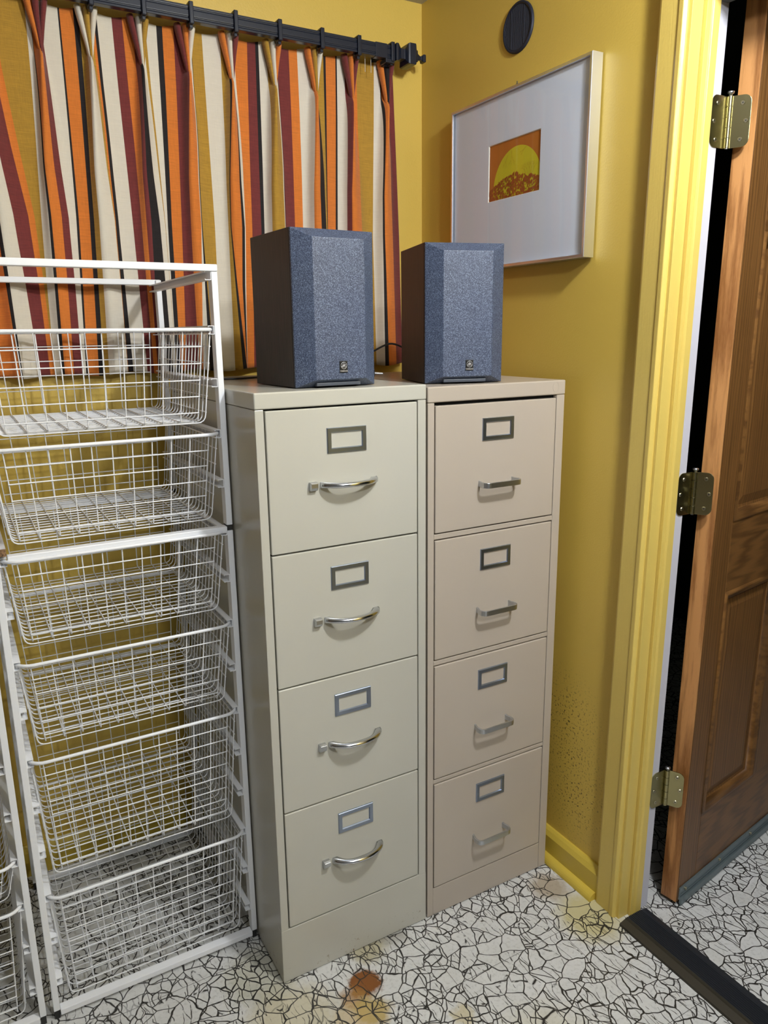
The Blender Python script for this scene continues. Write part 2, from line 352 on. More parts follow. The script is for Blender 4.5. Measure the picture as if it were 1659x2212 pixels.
# layout of panels: stiles, rails
ST = .082; mull = (.345, .441); rails = [(DZ, .235), (.823, 1.0), (1.62, 1.74), (1.93, DZ+DH)]
b = MB()
b.box(0.0008, ST, 0, DT, DZ, DZ+DH); b.box(DW-ST, DW, 0, DT, DZ, DZ+DH)
b.box(mull[0], mull[1], 0.0, DT, DZ+.22, DZ+DH-.1)
dbuild(b, 'stile', M_oakv, door, .002)
b = MB()
for z0, z1 in rails: b.box(ST, DW-ST, .0002, DT-.0002, z0, z1)
dbuild(b, 'rail', M_oakh, door, .001)
b = MB(); b.box(-.0006, .0008, .001, DT-.001, DZ, DZ+DH); dbuild(b, 'door_edge', M_oake, door)
for x0, x1 in ((ST, mull[0]), (mull[1], DW-ST)):
    for z0, z1 in ((.235, .823), (1.0, 1.62), (1.74, 1.93)):
        b = MB()
        def fr(i, y): return [(x0+i, y, z0+i), (x1-i, y, z0+i), (x1-i, y, z1-i), (x0+i, y, z1-i)]
        prof = [(0, .002), (.006, .000), (.012, .003), (.017, .003), (.022, .012), (.028, .013), (.05, .008)]
        rings = [fr(i, y) for i, y in prof]
        b.ring_loft(rings, 0, False, caps=False); b.add(rings[-1], [(0, 1, 2, 3)])
        b.box(x0, x1, .02, .03, z0, z1)
        dbuild(b, 'panel', M_oakv, door)
        b = MB(); rings = [fr(i, y-.0008) for i, y in [(-.003, .0), (0, -.003), (.005, -.004), (.010, -.0005), (.014, .0002), (.018, .003), (.0215, .0115)]]
        b.ring_loft(rings, 0, True, caps=False); dbuild(b, 'panel_molding', M_oakh, door)
# door sweep
b = MB(); b.box(.006, DW, -.004, 0, DZ+.006, DZ+.040); b.box(.006, DW, -.010, -.003, DZ-.004, DZ+.014); b.box(.006, DW, -.006, -.004, DZ+.018, DZ+.022)
b.box(.008, DW, -.007, -.004, .001, DZ)
sw = dbuild(b, 'door_sweep', M_sweep, door, .001)
b = MB()
for k in range(5): b.tube([(.03+k*.17, -.004, DZ+.030), (.03+k*.17, -.007, DZ+.030)], .004, 8)
dbuild(b, 'screw', M_screw, sw)
# latch side knob so the door is complete
b = MB(); b.tube([(DW-.06, 0, 1.0), (DW-.06, -.012, 1.0), (DW-.06, -.035, 1.0), (DW-.06, -.045, 1.0), (DW-.06, -.062, 1.0), (DW-.06, -.068, 1.0)], [.030, .012, .012, .027, .027, .012], 16)
dbuild(b, 'door_knob', M_brass, door)

# hinges (world coordinates, leaning with the jamb)
PX, PY = .5330, -.2475
ed = Vector((math.cos(AD), math.sin(AD), 0)); en = Vector((-math.sin(AD), math.cos(AD), 0))
def leafpoly(wd, h, r):
    pts = [(0, -h/2), (wd-r, -h/2)]+[(wd-r+r*math.sin(t), -h/2+r-r*math.cos(t)) for t in [math.pi/2*i/5 for i in range(1, 6)]]
    pts += [(wd-r+r*math.cos(t), h/2-r+r*math.sin(t)) for t in [math.pi/2*i/5 for i in range(0, 6)]]+[(0, h/2)]
    return pts
for zc, lab in ((1.822, 'top'), (1.073, 'middle'), (.335, 'bottom')):
    H = .095
    hg = bpy.data.objects.new('hinge', None); C.objects.link(hg)
    yc = PY-.0105*zc
    hg.parent = door; hg.matrix_parent_inverse = (Matrix.Translation(DB) @ Matrix.Rotation(AD, 4, 'Z')).inverted(); hg.location = (PX, yc, zc)
    hg['label'] = {'top': 'bright brass hinge at the top of the door', 'middle': 'brass hinge halfway up the door', 'bottom': 'dark brass hinge near the bottom of the door'}[lab]
    d2 = Vector((.565-PX, -.287+.020-PY, 0)); d2 = (Vector((DB.x, DB.y, 0))+en*.030 - Vector((PX, PY, 0)))
    # jamb leaf: from the pin back along -X, lying on the rebate; door leaf: folded over the door edge
    b = MB(); P = leafpoly(.047, H, .014)
    b.prism(P, lambda a, z, t: (-a, t, z+.0), -.0005, .0018); l1 = b.build('jamb_leaf', M_brass, hg, bevel=.0004)
    dirv = (ed*.020-en*.030); dirv = Vector((.0195, -.0365, 0)).normalized()
    nv = Vector((dirv.y, -dirv.x, 0))
    b = MB(); P = leafpoly(.043, H, .014)
    b.prism(P, lambda a, z, t: tuple(dirv*a+nv*t+Vector((0, 0, z))), -.0018, .0004); l2 = b.build('door_leaf', M_brass, hg, bevel=.0004)
    b = MB()
    for i in range(5): b.tube([(0, -.0045, -H/2+i*H/5+.0006), (0, -.0045, -H/2+(i+1)*H/5-.0006)], .0052, 14)
    b.build('barrel', M_brass, hg)
    b = MB(); b.tube([(0, -.0045, -H/2-.001), (0, -.0045, H/2+.004), (0, -.0045, H/2+.0045), (0, -.0045, H/2+.008), (0, -.0045, H/2+.0095)], [.0035, .0035, .0062, .0068, .003], 14); b.build('hinge_pin', M_alum, hg)
    for pos in ((.030, .033), (.038, 0), (.030, -.033)):
        for side in (0, 1):
            b = MB(); a, z = pos
            if side == 0: c = Vector((-a, -.0008, z)); nn = Vector((0, -1, 0))
            else: c = dirv*(a-.003)-nv*.0012*-1+Vector((0, 0, z)); nn = nv*1.0; c = dirv*(a-.003)+Vector((0, 0, z))+nv*.0004
            if side == 1 and nn.dot(Vector((-.5, -1, 0))) < 0: nn = -nn; c = dirv*(a-.003)+Vector((0, 0, z))-nv*.0018
            b.tube([c, c+nn*.0012], [.0046, .0036], 12)
            tx = nn.cross(Vector((0, 0, 1))); e = c+nn*.00125
            for aa in (.6, -.97):
                u = (tx*math.cos(aa)+Vector((0, 0, 1))*math.sin(aa)); v_ = nn.cross(u)
                b.add([e-u*.0024-v_*.0005, e+u*.0024-v_*.0005, e+u*.0024+v_*.0005, e-u*.0024+v_*.0005], [(0, 1, 2, 3)], 1)
            b.build('screw', [M_screw, M_blackpl], hg) if False else b.build('screw', [M_screw, M_blackpl], l1 if side == 0 else l2)
# flatten: screws are sub-parts of hinge leaves; hinges themselves are parts of the door

# ------------------------------------------------------------------ filing cabinets
def cabinet(name, label, x0, x1, H, D, mat, drawers, dx0, dx1, cap, handle, lock, hoff, loff, hcx, lcx, kick_inset):
    root = thing(name, (x0, 0, 0), label, 'filing cabinet', None)
    O = (x0, 0, 0)
    b = MB(); e = .0008
    b.box(x0+e, dx0-.0016, 0, D, 0.002, H-cap-.0006); b.box(dx1+.0016, x1-e, 0, D, .002, H-cap-.0006)   # stiles and sides
    b.box(dx0-.0012, dx1+.0012, D-.01, D, .01, H-cap)
    zs = [z for d in drawers for z in d]
    for i in range(len(drawers)-1):
        zt, zb = drawers[i][1], drawers[i+1][0]
        if zt-zb > .005: b.box(dx0-.0012, dx1+.0012, .0005, .02, zb+.0012, zt-.0012)
    bz = drawers[-1][1]
    b.box((dx0-.0012 if kick_inset else x0+e-.0004), (dx1+.0012 if kick_inset else x1-e+.0003), -.0004 if not kick_inset else .0006, .02, .002, bz-.0016)
    body = b.build('body', mat, root, O, bevel=.0012)
    b = MB(); b.box(x0, x1, -.0012, D, H-cap, H); 
    tp = b.build('top', mat, root, O, bevel=.003, segs=3)
    if kick_inset:
        b = MB(); zc, xc = H-.016, x1-.030
        b.tube([(xc+.0085*math.cos(t), -.0013, zc+.012*math.sin(t)) for t in [2*math.pi*i/20 for i in range(20)]], .0004, 5, closed=True); b.build('knockout', mat, tp, O)
    b = MB(); b.box(dx0-.001, dx1+.001, .012, .03, bz, H-cap); b.build('interior', M_dgap, root, O)
    for (zt, zb) in drawers:
        d = MB(); d.box(dx0+.0010, dx1-.0010, -.0012, .015, zb+.0016, zt-.0016 - (.004 if (kick_inset and zt > 1.2) else 0))
        dr = d.build('drawer', mat, root, O, bevel=.0022, segs=3)
        zl = zt-loff; hw, hh = .0437, .025
        m = MB()
        def rc(i, y, k=0): return [(lcx-hw+i, y, zl-hh+i), (lcx+hw-i, y, zl-hh+i), (lcx+hw-i, y, zl+hh-i), (lcx-hw+i, y, zl+hh-i)]
        m.ring_loft([rc(-.0002, -.001), rc(0, -.0035), rc(.001, -.0045), rc(.0085, -.0045), rc(.0098, -.0022), rc(.0100, -.0012)], 0, False, caps=False)
        m.build('label_holder', M_steel, dr, O)
        zh = zt-hoff; m = MB()
        if handle == 'bow':
            out = []; inn = []
            for i in range(17):
                t = -1+i/8; out.append((.0635*t, -.009-.029*(1-t*t)**.75))
            for i in range(13):
                t = 1-i/6; inn.append((.044*t, -.004-.0225*(1-t**4)**.6 if abs(t) < 1 else -.0))
            poly = [(-.0635, 0)]+out+[(.0635, 0)]+inn
            # crescent plan, thick at the ends
            m = MB(); n = len(poly)
            prev = None
            secs = []
            K = 24
            for i in range(K+1):
                t = -1+2*i/K
                yo = -.010-.028*(1-abs(t)**2.2)**.8 if abs(t) < 1 else -.010
                if abs(t) > .78: yi = 0.0008
                else: yi = -.0015-.0245*(1-(abs(t)/.78)**3.2)**.7
                xx = hcx+.0635*t; th = .0052+.0012*abs(t)
                secs.append([(xx, yo, zh-th*.55), (xx, yo-.0006, zh), (xx, yo, zh+th*.55), (xx, (yo+yi)/2, zh+th), (xx, yi, zh+th*.7), (xx, yi, zh-th*.7), (xx, (yo+yi)/2, zh-th)])
            m.ring_loft(secs, 0, True); m.build('handle', M_chrome, dr, O)
        else:
            pts = []; hw2, dep, r = .0505, .033, .012
            pts = [(-hw2+.004, 0.001), (-hw2+.003, -.006), (-hw2, -dep+r+.004)]+[(-hw2+r-r*math.cos(t), -dep+r-r*math.sin(t)) for t in [math.pi/2*i/5 for i in range(1, 6)]]
            pts += [(-x, y) for x, y in pts[::-1]]
            secs = []
            for i, (px, py) in enumerate(pts):
                a = Vector(pts[max(i-1, 0)]); c_ = Vector(pts[min(i+1, len(pts)-1)]); d_ = (c_-a).normalized(); nn = Vector((-d_.y, d_.x))*.0022
                k = 1.0 if .003 < -py else 1.25
                secs.append([(hcx+px-nn.x, py-nn.y, zh-.0062*k), (hcx+px-nn.x, py-nn.y, zh+.0062*k), (hcx+px+nn.x, py+nn.y, zh+.0062*k), (hcx+px+nn.x, py+nn.y, zh-.0062*k)])
            m.ring_loft(secs, 0, False); m.build('handle', M_alum, dr, O, bevel=.0008)
        if lock:
            m = MB(); bx = -.2685; m.box(bx-.0078, bx+.0078, -.009, -.001, zh-.009, zh+.008)
            m.add([(bx-.0078, -.009, zh-.009), (bx+.0078, -.009, zh-.009), (bx+.0072, -.014, zh-.003), (bx-.0072, -.014, zh-.003), (bx-.0078, -.009, zh+.008), (bx+.0078, -.009, zh+.008), (bx+.0072, -.014, zh+.006), (bx-.0072, -.014, zh+.006)],
                  [(0, 1, 2, 3), (3, 2, 6, 7), (7, 6, 5, 4), (0, 3, 7, 4), (1, 5, 6, 2)])
            m.build('latch_button', M_alum, dr, O, bevel=.0006)
    return root
cabinet('filing_cabinet', 'putty-grey four-drawer filing cabinet with curved chrome handles, beside the white basket towers', -.3814, -.0004, 1.321, .60, M_cabL,
        [(1.2877, 1.0022), (1.0022, .7153), (.7153, .4262), (.4262, .1388)], -.3614, -.0227, .0315, 'bow', True, .154, .067, -.1885, -.1905, False)
cabinet('filing_cabinet', 'tan four-drawer filing cabinet with straight aluminium handles, next to the door', .003, .3872, 1.3147, .60, M_cabR,
        [(1.2794, .9919), (.9778, .6899), (.6765, .3822), (.3697, .0803)], .0219, .3612, .0335, 'bar', False, .186, .064, .1875, .1905, True)

# ------------------------------------------------------------------ speakers
def speaker(loc, rz, wd, dp, ht, label):
    root = thing('bookshelf_speaker', loc, label, 'speaker', None, rz)
    b = MB(); b.box(0, wd, .004, dp+.02, .001, ht); b.build('cabinet', M_ash, root, bevel=.0012)
    g1 = [(.0005, .004, .001), (wd-.0005, .004, .001), (wd-.0005, .004, ht-.0005), (.0005, .004, ht-.0005)]
    g2 = [(.0005, -.001, .001), (wd-.0005, -.001, .001), (wd-.0005, -.001, ht-.0005), (.0005, -.001, ht-.0005)]
    g3 = [(.034, -.028, .016), (wd-.036, -.028, .016), (wd-.036, -.028, ht-.019), (.034, -.028, ht-.019)]
    b = MB(); b.ring_loft([g1, g2, g3], 0, False); b.build('grille', M_grille, root, bevel=.0012)
    b = MB(); b.box(.037, wd-.046, -.022, -.012, .0035, .010); b.build('bottom_tab', newm_tab, root, bevel=.001)
    bu0, bz0 = .0855, .0288; bw, bh = .0178, .0228
    b = MB(); b.box(bu0, bu0+bw, -.0298, -.0275, bz0, bz0+bh); bd = b.build('badge', M_badge, root, bevel=.0005)
    b = MB(); cx, cz = bu0+bw/2, bz0+.0138; R = .0066; Y = -.0302
    b.tube([(cx+R*math.cos(t), Y, cz+R*math.sin(t)) for t in [2*math.pi*i/24 for i in range(24)]], .00045, 5, closed=True)
    for k in range(3):
        a = math.pi/2+k*2*math.pi/3; d = Vector((math.cos(a), 0, math.sin(a))); n = Vector((-d.z, 0, d.x))
        c0 = Vector((cx, Y, cz))
        b.tube([c0-d*.0050, c0+d*.0012], .0005, 4)
        for s in (-1, 0, 1): b.tube([c0+d*.0008+n*(.0002*s), c0+d*.0018+n*(.0014*s), c0+d*.0056+n*(.0014*s)] if s else [c0, c0+d*.0058], .00036, 4)
    b.build('tuning_fork_emblem', M_silver, bd)
    tc = bpy.data.curves.new('badge_text', 'FONT'); tc.body = 'YAMAHA'; tc.size = .0046; tc.align_x = 'CENTER'; tc.extrude = .0002; tc.offset = .00012
    t = bpy.data.objects.new('badge_text', tc); C.objects.link(t)
    dg = bpy.context.evaluated_depsgraph_get(); me = bpy.data.meshes.new_from_object(t.evaluated_get(dg)); bpy.data.objects.remove(t)
    for v in me.vertices: x, y, z = v.co; v.co = (x*.93+cx, -.0301-z, y+bz0+.0016)
    me.materials.clear(); me.materials.append(M_silver); o = bpy.data.objects.new('badge_lettering', me); C.objects.link(o); o.parent = bd
    return root
newm_tab = newmat('grey_tab', (.06, .07, .09, 1), .4)
speaker((-.2735, .0545, 1.3215), .0365, .183, .175, .303, 'dark bookshelf speaker with navy grille on the putty-grey cabinet')
speaker((.0483, .0827, 1.3152), -.2736, .182, .172, .2985, 'dark bookshelf speaker with navy grille, turned inward on the tan cabinet')
# cables behind the speakers
def smooth(pts, n=6):
    P = [Vector(p) for p in pts]; out = []
    for i in range(len(P)-1):
        p0, p1, p2, p3 = P[max(i-1, 0)], P[i], P[i+1], P[min(i+2, len(P)-1)]
        for k in range(n):
            t = k/n; out.append(.5*((2*p1)+(-p0+p2)*t+(2*p0-5*p1+4*p2-p3)*t*t+(-p0+3*p1-3*p2+p3)*t**3))
    out.append(P[-1]); return out
b = MB(); b.tube(smooth([(-.16, .40, 1.324), (-.08, .39, 1.350), (.0, .37, 1.356), (.05, .35, 1.375), (.09, .31, 1.40), (.12, .29, 1.39)]), .0024, 7)
tag(b.build('speaker_cable', M_blackpl), 'black cable looping between the two speakers', 'cable')
root = thing('audio_plug', (.02, .33, 1.33), 'black audio plug lying behind the two speakers', 'plug')
b = MB(); b.tube([(-.012, .345, 1.336), (.018, .325, 1.332), (.048, .31, 1.330)], [.0055, .0085, .0085], 12); b.build('plug_body', M_blackpl, root, (.02, .33, 1.33))
b = MB(); b.tube([(.048, .31, 1.330), (.066, .302, 1.3285)], .0035, 10); b.build('plug_tip', M_chrome, root, (.02, .33, 1.33))
b = MB(); b.tube(smooth([(-.012, .345, 1.336), (-.04, .36, 1.333), (-.09, .40, 1.324), (-.15, .42, 1.324)]), .0026, 7); b.build('plug_cord', M_blackpl, root, (.02, .33, 1.33))
b = MB(); b.tube(smooth([(-.375, .50, 1.3245), (-.33, .44, 1.3245), (-.26, .42, 1.3245), (-.19, .45, 1.3245)]), .0028, 7)
tag(b.build('power_cord', M_blackpl), 'thin black cord lying on top of the putty-grey cabinet', 'cord')

# ------------------------------------------------------------------ curtain
CUR = [l.split() for l in '''O -0.7681 -0.7617 -0.7529 -0.7424 -0.7365 -0.7302
K -0.7434 -0.7385 -0.7316 -0.7236 -0.7168 -0.7075
C -0.7410 -0.7339 -0.7238 -0.7121 -0.7066 -0.7016
M -0.7210 -0.7123 -0.6999 -0.6855 -0.6780 -0.6703
O -0.7083 -0.6965 -0.6796 -0.6601 -0.6538 -0.6504
G -0.6905 -0.6800 -0.6649 -0.6476 -0.6425 -0.6403
C -0.6196 -0.6225 -0.6268 -0.6316 -0.6353 -0.6399
K -0.6115 -0.6109 -0.6099 -0.6088 -0.6126 -0.6199
O -0.6111 -0.6093 -0.6060 -0.6023 -0.6046 -0.6102
M -0.5990 -0.5950 -0.5890 -0.5824 -0.5838 -0.5890
C -0.5916 -0.5864 -0.5788 -0.5703 -0.5705 -0.5739
K -0.5522 -0.5531 -0.5545 -0.5559 -0.5599 -0.5666
O -0.5487 -0.5492 -0.5500 -0.5508 -0.5555 -0.5636
K -0.5191 -0.5207 -0.5232 -0.5258 -0.5311 -0.5397
G -0.5081 -0.5095 -0.5115 -0.5137 -0.5190 -0.5276
C -0.4987 -0.4984 -0.4980 -0.4976 -0.5029 -0.5122
G -0.4897 -0.4838 -0.4747 -0.4650 -0.4634 -0.4635
O -0.4826 -0.4782 -0.4714 -0.4642 -0.4630 -0.4631
K -0.4757 -0.4728 -0.4683 -0.4635 -0.4626 -0.4627
C -0.4691 -0.4665 -0.4623 -0.4579 -0.4554 -0.4524
M -0.4357 -0.4335 -0.4301 -0.4265 -0.4237 -0.4201
O -0.4124 -0.4099 -0.4059 -0.4018 -0.4005 -0.3993
M -0.3885 -0.3880 -0.3873 -0.3866 -0.3865 -0.3865
K -0.3838 -0.3816 -0.3781 -0.3745 -0.3770 -0.3821
C -0.3809 -0.3752 -0.3661 -0.3568 -0.3541 -0.3517
G -0.3668 -0.3619 -0.3541 -0.3462 -0.3448 -0.3440
C -0.3596 -0.3562 -0.3508 -0.3453 -0.3442 -0.3436
K -0.3332 -0.3349 -0.3375 -0.3402 -0.3417 -0.3432
O -0.3193 -0.3220 -0.3263 -0.3307 -0.3322 -0.3339
M -0.2924 -0.2953 -0.3001 -0.3049 -0.3109 -0.3198
O -0.2680 -0.2701 -0.2735 -0.2769 -0.2783 -0.2798
C -0.2551 -0.2542 -0.2529 -0.2516 -0.2578 -0.2678
K -0.2517 -0.2515 -0.2512 -0.2509 -0.2510 -0.2512
G -0.2506 -0.2503 -0.2497 -0.2492 -0.2460 -0.2411
C -0.2232 -0.2224 -0.2211 -0.2198 -0.2215 -0.2244
G -0.1775 -0.1781 -0.1790 -0.1798 -0.1811 -0.1829
K -0.1623 -0.1650 -0.1692 -0.1733 -0.1674 -0.1578
O -0.1598 -0.1625 -0.1667 -0.1708 -0.1620 -0.1480
K -0.1487 -0.1474 -0.1457 -0.1439 -0.1498 -0.1476
C -0.1483 -0.1459 -0.1420 -0.1375 -0.1433 -0.1472
O -0.1446 -0.1395 -0.1356 -0.1353 -0.1409 -0.1468
M -0.1067 -0.1114 -0.1156 -0.1182 -0.1232 -0.1303
K -0.0851 -0.0874 -0.0897 -0.0916 -0.0958 -0.1019
C -0.0767 -0.0777 -0.0793 -0.0817 -0.0855 -0.0910
G -0.0542 -0.0542 -0.0554 -0.0579 -0.0596 -0.0621
C -0.0324 -0.0280 -0.0250 -0.0243 -0.0250 -0.0258
K -0.0299 -0.0252 -0.0226 -0.0230 -0.0236 -0.0244
M -0.0287 -0.0239 -0.0213 -0.0216 -0.0222 -0.0230
O 0.0061 0.0074 0.0072 0.0056 0.0055 0.0053
C 0.0296 0.0319 0.0324 0.0311 0.0311 0.0311
O 0.0659 0.0670 0.0661 0.0638 0.0653 0.0674
K 0.0746 0.0792 0.0822 0.0837 0.0855 0.0880
G 0.0756 0.0889 0.0966 0.0988 0.1010 0.1043
K 0.1055 0.1051 0.1038 0.1022 0.1043 0.1073
O 0.1125 0.1107 0.1073 0.1037 0.1064 0.1103
K 0.1416 0.1391 0.1347 0.1304 0.1339 0.1388
C 0.1457 0.1438 0.1403 0.1370 0.1409 0.1464
M 0.1676 0.1694 0.1679 0.1655 0.1702 0.1770
O 0.1710 0.1786 0.1802 0.1789 0.1832 0.1893
G 0.2045 0.2056 0.2081 0.2117 0.2172 0.2250
C 0.2597 0.2568 0.2529 0.2499 0.2527 0.2566
K 0.2785 0.2797 0.2790 0.2780 0.2801 0.2832
O 0.2815 0.2830 0.2831 0.2836 0.2883 0.2951
M 0.3008 0.3033 0.3073 0.3119 0.3164 0.3228
E 0.3185 0.3253 0.3320 0.3380 0.3419 0.3475'''.splitlines()]  # one dark band here is shade beside a fold, put in as a stripe
ZL = [2.152, 2.0, 1.85, 1.7, 1.55, 1.335]
CUR = [(l[0], [float(v) for v in l[1:]]) for l in CUR]
# the curtain goes on beyond the left of the frame in the same pattern
ext = []; cyc = [c for c in CUR if c[0] != 'E']
shift = CUR[0][1][0]-CUR[29][1][0]
for c, xs in cyc[:29]: ext.append((c, [x+shift for x in xs]))
full = ext+CUR
def interp(z, xs):
    for i in range(5):
        if z >= ZL[i+1]: f = (z-ZL[i+1])/(ZL[i]-ZL[i+1]); return xs[i+1]+(xs[i]-xs[i+1])*f
    return xs[-1]
PINCH = [-1.257, -1.147, -1.037, -.927, -.817, -.707, -.5993, -.4937, -.3788, -.2691, -.1598, -.0455, .0707, .178, .2881]
BOT = {p: random.uniform(-.012, .012) for p in PINCH}
def fold(x, z):
    y = 0; dx = 0
    for p in PINCH:
        s = max(0, (2.045-z)/.71); xp = p+.01*s+BOT[p]*s
        wl = .006+.022*min(1, s*1.6)**.8; wr = .005+.026*min(1, s*1.8)**.8
        A = .036*(1-.3*s)*(1 if z < 2.045 else max(0, 1-(z-2.045)/.02))
        d = x-xp; wv = wl if d < 0 else wr
        if abs(d) < 3.5*wv:
            gk = math.exp(-(d/wv)**2); y += A*gk; dx -= .013*gk*min(1, s*3)*(1 if A > 0 else 0)
    y += .0035*math.sin(x*61+z*1.5)*min(1, max(0, (2.1-z)/.5))
    return y, dx
b = MB(); NZ = 56; key = 'COMGK'
cols = []; cm = []
for i in range(len(full)-1):
    c, a = full[i]; nx = full[i+1][1]; wmax = max(n_-a_ for a_, n_ in zip(a, nx)); n = max(1, int(wmax/.0035)+1)
    for k in range(n): cols.append([a_+(n_-a_)*k/n for a_, n_ in zip(a, nx)]); cm.append(key.index(c))
cols.append(full[-1][1])
ztop, zbot = 2.150, 1.335
for xs in cols:
    for jz in range(NZ+1):
        t = jz/NZ; z = ztop+(zbot-ztop)*t
        x = interp(z, xs); y, dx = fold(x, z)
        z2 = z+.004*math.sin(x*38)*t**6 - .004*(1-t)**8*math.cos(x*2*math.pi/.11)
        b.v.append((x+dx, .672-y, z2))
for i in range(len(cols)-1):
    for jz in range(NZ):
        a = i*(NZ+1)+jz; b.f.append([a, a+1, a+NZ+2, a+NZ+1]); b.m.append(cm[i]); b.sm.append(True)
mats = [M_fab[k] for k in key]
curtain = b.build('curtain', mats)
tag(curtain, 'pleated striped curtain in cream, orange, maroon, gold and black', 'curtain')
sd = curtain.modifiers.new('cloth', 'SOLIDIFY'); sd.thickness = .0012; sd.offset = 0
seq = ['OCM', 'KGO', 'CMC', 'OMC', 'GCO', 'OGM', 'OMM', 'CGC', 'MCG', 'MOC', 'OCM', 'GCO', 'OGC', 'MOM', 'OKM']
for p, cs in zip(PINCH, seq):
    b = MB()
    for k, c in enumerate(cs):
        off = (k-1)*.0175; rings = []
        for i in range(8):
            t = i/7; z = 2.040+(2.152-2.040)*t; x = p+off*t**.85+.001*math.sin(t*5+k); hw = .0022+.0056*t**.8; hd = .006+.008*t
            yc = .650+.006*t-(.004 if k == 1 else 0)
            rings.append([(x+hw*math.cos(a), yc+hd*math.sin(a), z) for a in [2*math.pi*q/10 for q in range(10)]])
        b.ring_loft(rings, key.index(c), True)
    # tail just under the stitch
    rings = []
    for i in range(5):
        t = i/4; z = 2.042-.05*t; hw = .0026+.006*t; 
        rings.append([(p+hw*math.cos(a), .652+(.007+.004*t)*math.sin(a)+.002*t, z) for a in [2*math.pi*q/10 for q in range(10)]])
    pl = b.build('pleat', mats, curtain)
    b = MB(); b.tube([(p+.0032*math.cos(t), .650+.0075*math.sin(t), 2.044) for t in [2*math.pi*i/12 for i in range(12)]], .0009, 5, closed=True); b.build('stitch', M_fab['C'], pl)

# rod with finial
root = thing('curtain_rod', (.29, .63, 2.164), 'blue-black square fluted curtain rod with stepped finial above the curtain', 'curtain rod'); O = (.29, .63, 2.164)
cy, cz = .620, 2.1645; hh = .0165; hy = .009
b = MB()
prof = [(-hy, -hh), (-hy, -hh+.005), (-hy+.0015, -hh+.006), (-hy+.0015, -hh+.009), (-hy, -hh+.010), (-hy, hh-.010), (-hy+.0015, hh-.009), (-hy+.0015, hh-.006), (-hy, hh-.005), (-hy, hh), (hy, hh), (hy, -hh)]
b.prism(prof, lambda a, z, t: (t, cy+a, cz+z), -1.6, .292); b.build('rod', M_rod, root, O, bevel=.0008)
b = MB(); h2 = hh+.0012; b.box(.232, .268, cy-hy-.0012, cy+hy+.0012, cz-h2, cz+h2); b.build('sleeve', M_rod, root, O, bevel=.0008)
def sq(x, s): return [(x, cy-s, cz-s), (x, cy+s, cz-s), (x, cy+s, cz+s), (x, cy-s, cz+s)]
b = MB(); b.ring_loft([sq(.290, .017), sq(.291, .021), sq(.2965, .021), sq(.300, .019), sq(.309, .0125), sq(.322, .0125), sq(.326, .024), sq(.331, .026), sq(.349, .026), sq(.352, .023), sq(.358, .015), sq(.362, .014), sq(.366, .0085), sq(.375, .005), sq(.380, .005), sq(.384, .0095), sq(.391, .0095), sq(.394, .006)])
b.build('finial', M_rod, root, O, bevel=.0008)
b = MB(); b.box(.268, .282, cy+.01, YW, cz-.03, cz-.017); b.box(.262, .288, YW-.005, YW, cz-.05, cz+.01); b.box(.262, .288, cy-.012, cy+.02, cz-.028, cz-.0175); b.build('bracket', M_rod, root, O, bevel=.001)
b = MB(); b.tube([(.215, .64, cz-.012), (.215, .64, cz-.05)], .0008, 5); b.build('pull_cord', M_fab['C'], root, O)
b = MB(); b.tube([(.233, .64, cz-.012), (.233, .64, cz-.05)], .0008, 5); b.build('pull_cord', M_fab['C'], root, O)
# rings
ring0 = None
for i, p in enumerate([q for q in PINCH if q > -.55]):
    if ring0 is None:
        ring0 = thing('curtain_ring', (0, 0, 0), '', 'curtain ring', 'square rings on the curtain rod')
        b = MB()
        def rsq(y_, s, s2, x): return None
        so, si = .0240, .0178; sy, iy = .0150, .0103
        for (y0, y1, z0, z1) in ((-sy, -iy, -so, so), (iy, sy, -so, so), (-iy, iy, si, so), (-iy, iy, -so, -si)): b.box(-.0055, .0055, y0, y1, z0, z1)
        ro = b.build('ring', M_rod, ring0, bevel=.002)
        b = MB(); b.box(-.004, .004, -.006, .010, -so-.007, -so+.001); b.build('eyelet', M_rod, ring0, bevel=.001)
        o = ring0
    else: o = copy_tree(ring0)
    xr = p+.004 if p < .25 else p-.004
    o.location = (xr, cy, cz)
    vis = [-.4937, -.3788, -.2691, -.1598, -.0455, .0707, .178, .2881]
    desc = {-.4937: 'square black curtain ring at the top edge of the photo, leftmost in view', -.3788: 'square black curtain ring, second in from the left of the visible rod', -.2691: 'square black curtain ring, third in from the left of the visible rod',
            -.1598: 'square black curtain ring, fourth in from the left, left of the tallest speaker', -.0455: 'square black curtain ring above the left speaker, fourth from the finial', .0707: 'square black curtain ring, third from the finial',
            .178: 'square black curtain ring, second from the finial', .2881: 'square black curtain ring nearest the finial'}
    o['label'] = desc.get(p, 'square black curtain ring on the rod beyond the left of the frame')

